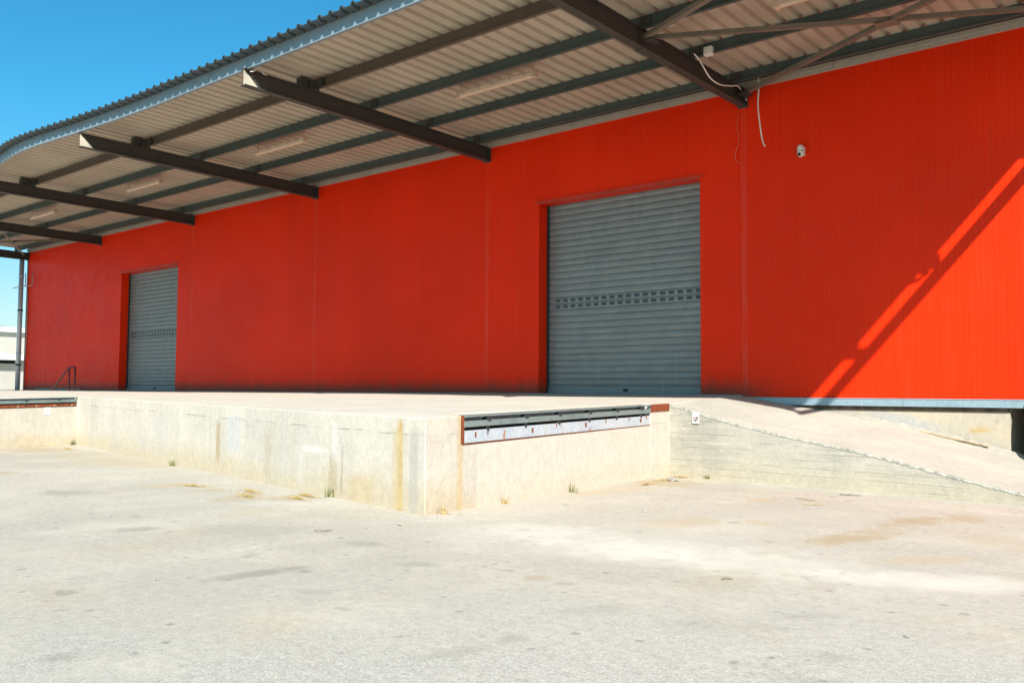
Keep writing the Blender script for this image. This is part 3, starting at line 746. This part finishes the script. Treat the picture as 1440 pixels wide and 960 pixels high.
m=MB(); m.box(-6.96,-6.84,16.72,16.797,6.05,6.22); m.build('back_plate', MWHITE, sn, bevel=.01)
m=MB(); m.box(-6.925,-6.875,16.625,16.66,6.03,6.085); m.build('lens', MDARK, sn)
m=MB(); m.box(-6.966,-6.834,16.632,16.70,6.118,6.124); m.build('seam', MDARK, sn)
# unseen tank added past the right edge to shade the flashing and opening
cb=thing('shadow_tank','unseen grey round-topped tank added beyond the right edge to cast a shadow','tank',(-2.17,16.2,0))
m=MB(); m.tube([(-2.17,16.2,0),(-2.17,16.2,1.75),(-2.17,16.2,1.95),(-2.17,16.2,2.10),(-2.17,16.2,2.18)],[.5,.5,.46,.32,.12],32); m.build('shadow_tank_body', MZINC, cb)
m=MB(); m.tube([(-2.17,16.2,2.17),(-2.17,16.2,2.24)],.10,20); m.build('shadow_tank_lid', MDARK, cb)
for z in (.6,1.3):
    m=MB(); m.tube([(-2.17,16.2,z-.02),(-2.17,16.2,z+.02)],.512,32); m.build('shadow_tank_band', MDARK, cb)

# ------------------------------------------------------------------ left end: downpipe, bracket, handrail
dp=thing('drainpipe','grey vertical drainpipe at the far left corner of the red building','drainpipe',(-43.2,16.7,1.4))
m=MB(); m.tube([(-43.17,16.62,1.40),(-43.17,16.62,7.35)],.10,16); m.build('pipe', MZINC, dp)
for z in (2.55,3.05,5.0,6.55):
    m=MB(); m.tube([(-43.17,16.62,z-.035),(-43.17,16.62,z+.035)],.112,16); m.box(-43.17,-42.95,16.60,16.66,z-.02,z+.02); m.build('pipe_clamp', MDARK if z in(2.55,5.0) else MZINC, dp)
bk=thing('wall_bracket','thin pale metal bracket with two prongs near the far left corner','bracket',(-42.5,16.7,6.0))
m=MB(); m.tube([(-43.6,16.45,6.02),(-42.9,16.45,6.03),(-41.9,16.6,6.04)],.022,6); m.build('arm', MTRIM, bk)
for xx,yy in ((-42.45,16.52),(-41.92,16.6)):
    m=MB(); m.tube([(xx,yy,6.04),(xx,yy,6.62)],.022,6); m.build('prong', MTRIM, bk)
m=MB(); m.tube([(-42.75,16.75,2.9),(-42.72,16.75,4.2),(-42.74,16.75,5.9)],.018,6)
tag(m.build('conduit', MTRIM),'thin pale conduit running down beside the drainpipe','conduit')
hr=thing('handrail','dark maroon tubular handrail of the steps beside the distant roller door','handrail',(-36.3,16.2,1.4))
m=MB(); m.tube([(-36.35,15.9,1.38),(-36.35,15.9,2.33)],.035,10); m.build('post', MRAILM, hr)
m=MB(); m.tube([(-35.85,15.9,1.38),(-35.85,15.9,2.33)],.035,10); m.build('post', MRAILM, hr)
m=MB(); m.tube([(-37.9,15.9,1.40),(-36.5,15.9,2.26),(-36.35,15.9,2.33),(-35.85,15.9,2.33)],.033,10); m.build('rail', MRAILM, hr)

# ------------------------------------------------------------------ signs
def sign(org, dirv, w, h, name, label, marks):
    t=thing(name,label,'sign',org)
    d=Vector(dirv).normalized(); n=Vector((d.y,-d.x,0)); o=Vector(org)
    def plate(nm,u0,u1,v0,v1,o0,o1,mat):
        m=MB(); P=lambda u,v,k:o+d*u+n*k+Vector((0,0,v))
        m.hexa([P(u0,v0,o1),P(u1,v0,o1),P(u1,v0,o0),P(u0,v0,o0),P(u0,v1,o1),P(u1,v1,o1),P(u1,v1,o0),P(u0,v1,o0)]); return m.build(nm,mat,t)
    plate('board',-w/2,w/2,-h/2,h/2,.002,.008,MWHITE)
    for (nm,u0,u1,v0,v1,mt_) in marks: plate(nm,u0*w,u1*w,v0*h,v1*h,.0085,.0105,mt_)
    return t
dR=(-2.61+8.32, 13.49-14.18,0)
s1=sign((-7.76,14.108,1.035),dR,.145,.20,'warning_sign','small white notice with dark red marks on the ramp wall','x' and [('mark',-.36,.38,-.06,.02,MINKR),('mark',.10,.30,-.10,.07,MINKD),('mark',-.38,.36,-.25,-.18,MINKD),('mark',-.10,.08,-.34,-.25,MINKD)])
dL=unit(Cc,Dd)[0]
s2=sign((*lp(Cc,Dd,.16),.90),(-dL.x,-dL.y,0) if False else (-dL.x,-dL.y,0),.16,.19,'notice_plate','small blank-looking white plate below the far left dock leveller',[('mark',-.2,.2,-.08,.02,MTRIM)])

# ------------------------------------------------------------------ litter, weeds
def weed(x,y,h,n,label,z=0):
    m=MB()
    for k in range(n):
        a=random.uniform(0,2*math.pi); l=h*random.uniform(.4,1); lean=random.uniform(.15,.75); w=.006+h*.02
        bx=x+random.gauss(0,h*.25); by=y+random.gauss(0,h*.2); pts=[]
        for s in range(4):
            t=s/3; pts.append((bx+math.cos(a)*lean*l*t*t, by+math.sin(a)*lean*l*t*t, z+l*t*(1-.25*lean*t)))
        ww=[w,w*.9,w*.6,w*.1]; px,py=-math.sin(a),math.cos(a)
        L=[m.bm.verts.new((p[0]-px*q/2,p[1]-py*q/2,p[2])) for p,q in zip(pts,ww)]; Rr=[m.bm.verts.new((p[0]+px*q/2,p[1]+py*q/2,p[2])) for p,q in zip(pts,ww)]
        for s in range(3): m.bm.faces.new([L[s],Rr[s],Rr[s+1],L[s+1]])
    tag(m.build('weed', MWEED if random.random()<.75 else MSTRAW, recalc=False),label,'weed','weeds at the foot of the platform')
weed(-10.0,8.0,.20,46,'dry weed tuft at the foot of the long platform face nearest the straw')
weed(-7.64,7.76,.13,30,'small weed right beside the platform corner')
weed(-7.79,9.05,.11,44,'low green weed under the left part of the blue-plated leveller')
weed(-7.94,10.75,.18,22,'thin upright weed under the middle of the blue-plated leveller')
weed(-16.3,9.15,.16,26,'small dark weed midway along the long platform face')
weed(-24.25,10.75,.22,30,'weed in the far inner corner of the platform wall')
weed(-7.5,14.02,.10,40,'low weed at the foot of the ramp where it meets the platform')
def straw(pts,label,zf=0,n=240):
    m=MB()
    for (cx,cy,rx,ry,ang) in pts:
        for k in range(n):
            r=abs(random.gauss(0,.6)); a=random.uniform(0,2*math.pi); u=rx*r*math.cos(a); v=ry*r*math.sin(a)
            x=cx+u*math.cos(ang)-v*math.sin(ang); y=cy+u*math.sin(ang)+v*math.cos(ang)
            b=random.uniform(0,math.pi); l=random.uniform(.02,.08); z=random.uniform(.002,.03)
            m.bar((x-math.cos(b)*l/2,y-math.sin(b)*l/2,z),(x+math.cos(b)*l/2,y+math.sin(b)*l/2,z+random.uniform(-.003,.015)),.003,.002)
    tag(m.build('straw_litter', MSTRAW, recalc=False),label,'straw',None,'stuff')
straw([(-11.3,7.55,.35,.10,-.3),(-10.85,7.2,.38,.14,-.2),(-10.15,7.5,.3,.08,-.2),(-10.3,7.78,.3,.06,-.2),(-12.6,7.4,.3,.08,.3)],'dry straw scattered on the yard before the long platform face')
straw([(-7.85,13.2,.38,.14,1.2),(-7.7,12.4,.3,.05,1.5),(-7.95,13.9,.2,.1,.5)],'dry straw heaped by the corner of platform and ramp',n=160)
straw([(-24.0,9.9,1.1,.12,-1.9),(-22.6,9.9,.6,.1,-.2)],'dry straw along the foot of the far left dock face',n=160)
def twig(p,ang,l,r,label,mat=MTWIG):
    l*=.75; r*=.65
    m=MB(); pts=[]
    for k in range(5):
        t=k/4-.5; pts.append((p[0]+math.cos(ang)*l*t+random.uniform(-.01,.01), p[1]+math.sin(ang)*l*t+random.uniform(-.01,.01), r+.004+abs(random.uniform(0,.01))))
    m.tube(pts,[r*.7,r,r,r*.9,r*.5],6); tag(m.build('twig', mat),label,'twig','twigs lying on the yard')
twig((-4.75,13.15),.2,.38,.014,'grey twig lying closest to the ramp wall')
twig((-4.98,12.15),-.1,.45,.011,'pale twig lying left of the others before the ramp',MWOOD)
twig((-4.7,11.7),.65,.42,.011,'thin twig nearest the camera among those before the ramp',MWOOD)
twig((-3.34,6.55),.9,.13,.010,'short dark twig alone in the middle of the right yard')
twig((-7.58,5.93),.75,.26,.012,'dark flat stick lying on the yard left of the platform corner')
def stone(x,y,r,label,mat=MSTONE):
    m=MB(); bmesh.ops.create_icosphere(m.bm, subdivisions=2, radius=r)
    for v in m.bm.verts: 
        k=1+random.uniform(-.22,.22); v.co=Vector((v.co.x*k*1.3+x, v.co.y*k+y, max(0,v.co.z*k*.6+r*.3)))
    tag(m.build('stone', mat),label,'stone','stones on the yard')
for x,y,r,l in ((-7.75,13.28,.07,'brown stone lying on the straw at the ramp corner'),(-7.45,7.5,.022,'small stone in front of the platform corner'),(-7.35,6.8,.03,'dark pebble left of the platform corner'),
    (-6.0,9.6,.022,'pebble before the blue-plated leveller'),(-6.6,3.6,.016,'dark pebble in the left foreground'),(-5.5,3.1,.014,'tiny dark pebble near the lower left'),(-1.75,5.75,.018,'dark pebble in the right foreground'),(-10.3,5.0,.03,'dark pebble far left on the yard')):
    stone(x,y,r,l)
# plank along the inner ramp edge and rubble bank
m=MB(); m.bar((-4.78,16.62,zin(-4.78)+.0),(-3.72,16.66,zin(-3.72)+.045),.05,.018); tag(m.build('plank', MWOOD, bevel=.003),'weathered yellow wooden plank lying on the ramp against the foundation','plank')
m=MB(); NXX=60; rws=[]
for i in range(NXX+1):
    x=lerp(-6.3,-1.6,i/NXX); k=math.sin(math.pi*i/NXX)**.5; r=random.uniform
    w=.20*k*(.7+r(0,.3)); h=.075*k*(.6+r(0,.6)); zi=zin(x)
    rws.append([m.bm.verts.new(p) for p in ((x,16.8-w-.05,zi-.02),(x,16.8-w*.6,zi+h*.45),(x,16.8-w*.2,zi+h*.9),(x,16.825,zi+h))])
for i in range(NXX):
    for j in range(3): m.bm.faces.new([rws[i][j],rws[i][j+1],rws[i+1][j+1],rws[i+1][j]])
MRUB=m_conc('rubble')
m.build('rubble_edge', MRUB, ramp)
# bundle lying on the canopy roof
m=MB(); zz=sz(10)+.05
m.box(-19.9,-19.25,9.8,10.2,zz,zz+.13); tag(m.build('roof_bundle', MTRIM, bevel=.04),'small pale bundle lying on top of the canopy edge','bundle')

# ------------------------------------------------------------------ background left
MBG=simple('cream painted far wall',(.42,.39,.34),.8,.2,var=.06,scale=.3); MBGW=simple('white far wall',(.58,.58,.57),.7,.2,var=.04,scale=.3)
fw=thing('distant_warehouse','long cream warehouse with white roof edge beyond the far left corner','warehouse',(-125,90,0))
m=MB(); m.box(-220,-135,38,90,0,9.4); m.build('wall', MBG, fw)
m=MB(); m.box(-221,-134.4,37,91,9.4,10.1); m.build('roof', MBGW, fw)
fs=thing('low_white_shed','low white-roofed shed with a dark open strip under its eave, far left','shed',(-101,38,0))
m=MB(); m.box(-135,-100,20,52,0,4.1); m.build('wall', MBG, fs)
m=MB(); m.box(-136,-99,19,53,4.45,5.1); m.build('roof', MBGW, fs)
m=MB(); m.box(-134,-100.4,21,38.3,4.1,4.45); m.build('opening', MDARK, fs)
m=MB(); m.box(-134,-100.3,38.3,51,4.1,4.45); m.build('eave_band', MBGW, fs)
hl=MB(); rr=[]
for i in range(90):
    a=math.radians(95+i*1.6); R1=1900
    h=118+26*math.sin(i*.55)+14*math.sin(i*1.7+1)+random.uniform(-3,3)
    rr.append([hl.bm.verts.new((math.cos(a)*q,math.sin(a)*q,z)) for q,z in ((R1-500,-1),(R1,h),(R1+400,-1))])
for i in range(len(rr)-1):
    for j in range(2): hl.bm.faces.new([rr[i][j],rr[i][j+1],rr[i+1][j+1],rr[i+1][j]])
tag(hl.build('hills', simple('blue grey scrub hills',(.20,.27,.32),.9,.1,scale=.01)),kind='structure')

# ------------------------------------------------------------------ light and sky
kx,ky,kz=.90,1.0,1.02
sd=Vector((kx,-ky,kz)).normalized()
elev=math.asin(sd.z); az=math.atan2(sd.x, sd.y)
ld=bpy.data.lights.new('sun','SUN'); ld.energy=4.2; ld.angle=math.radians(.53); ld.color=(1,.955,.88)
lo=bpy.data.objects.new('sun',ld); COL.objects.link(lo); lo.rotation_euler=sd.to_track_quat('Z','Y').to_euler(); lo.location=(10,-10,20)
W=bpy.data.worlds.new('World'); S.world=W; W.use_nodes=True; nt=W.node_tree
sky=nt.nodes.new('ShaderNodeTexSky'); sky.sky_type='NISHITA'; sky.sun_disc=False
sky.sun_elevation=elev; sky.sun_rotation=az
sky.air_density=1.0; sky.dust_density=1.1; sky.ozone_density=2.2; sky.altitude=50
bg=nt.nodes['Background']; 
mx=nt.nodes.new('ShaderNodeMix'); mx.data_type='RGBA'; mx.blend_type='MULTIPLY'; mx.inputs[0].default_value=1; 
tc=nt.nodes.new('ShaderNodeTexCoord'); sp=nt.nodes.new('ShaderNodeSeparateXYZ'); nt.links.new(tc.outputs['Generated'],sp.inputs[0])
mr=nt.nodes.new('ShaderNodeMapRange'); mr.interpolation_type='SMOOTHSTEP'; mr.inputs['From Min'].default_value=.0; mr.inputs['From Max'].default_value=.30; nt.links.new(sp.outputs[2],mr.inputs[0])
tn=nt.nodes.new('ShaderNodeMix'); tn.data_type='RGBA'; tn.inputs[6].default_value=(.92,.98,.98,1); tn.inputs[7].default_value=(.50,1.06,1.12,1)
nt.links.new(mr.outputs[0],tn.inputs[0]); nt.links.new(tn.outputs[2],mx.inputs[7])
nt.links.new(sky.outputs[0],mx.inputs[6]); hs=nt.nodes.new('ShaderNodeHueSaturation'); hs.inputs['Saturation'].default_value=1.10; nt.links.new(mx.outputs[2],hs.inputs['Color']); nt.links.new(hs.outputs[0],bg.inputs[0]); bg.inputs[1].default_value=.072

# ------------------------------------------------------------------ camera
yaw,pitch,roll,F=.703453303,.0564168716,.00646128593,1271.18
fwd=Vector((-math.sin(yaw)*math.cos(pitch),math.cos(yaw)*math.cos(pitch),math.sin(pitch)))
r=Vector((math.cos(yaw),math.sin(yaw),0)); u=r.cross(fwd)
r2=r*math.cos(roll)+u*math.sin(roll); u2=-r*math.sin(roll)+u*math.cos(roll)
cd=bpy.data.cameras.new('camera'); co=bpy.data.objects.new('camera',cd); COL.objects.link(co)
cd.sensor_width=36; cd.lens=F/1440*36; cd.clip_end=5000; cd.clip_start=.05
M=Matrix(((r2.x,u2.x,-fwd.x,0),(r2.y,u2.y,-fwd.y,0),(r2.z,u2.z,-fwd.z,E),(0,0,0,1)))
co.matrix_world=M
S.camera=co
S.view_settings.view_transform='Standard'; S.view_settings.look='None'; S.view_settings.gamma=1; S.view_settings.use_curve_mapping=False
S.view_settings.exposure=1.12
S.render.engine='CYCLES'
S.cycles.max_bounces=8; S.cycles.diffuse_bounces=5
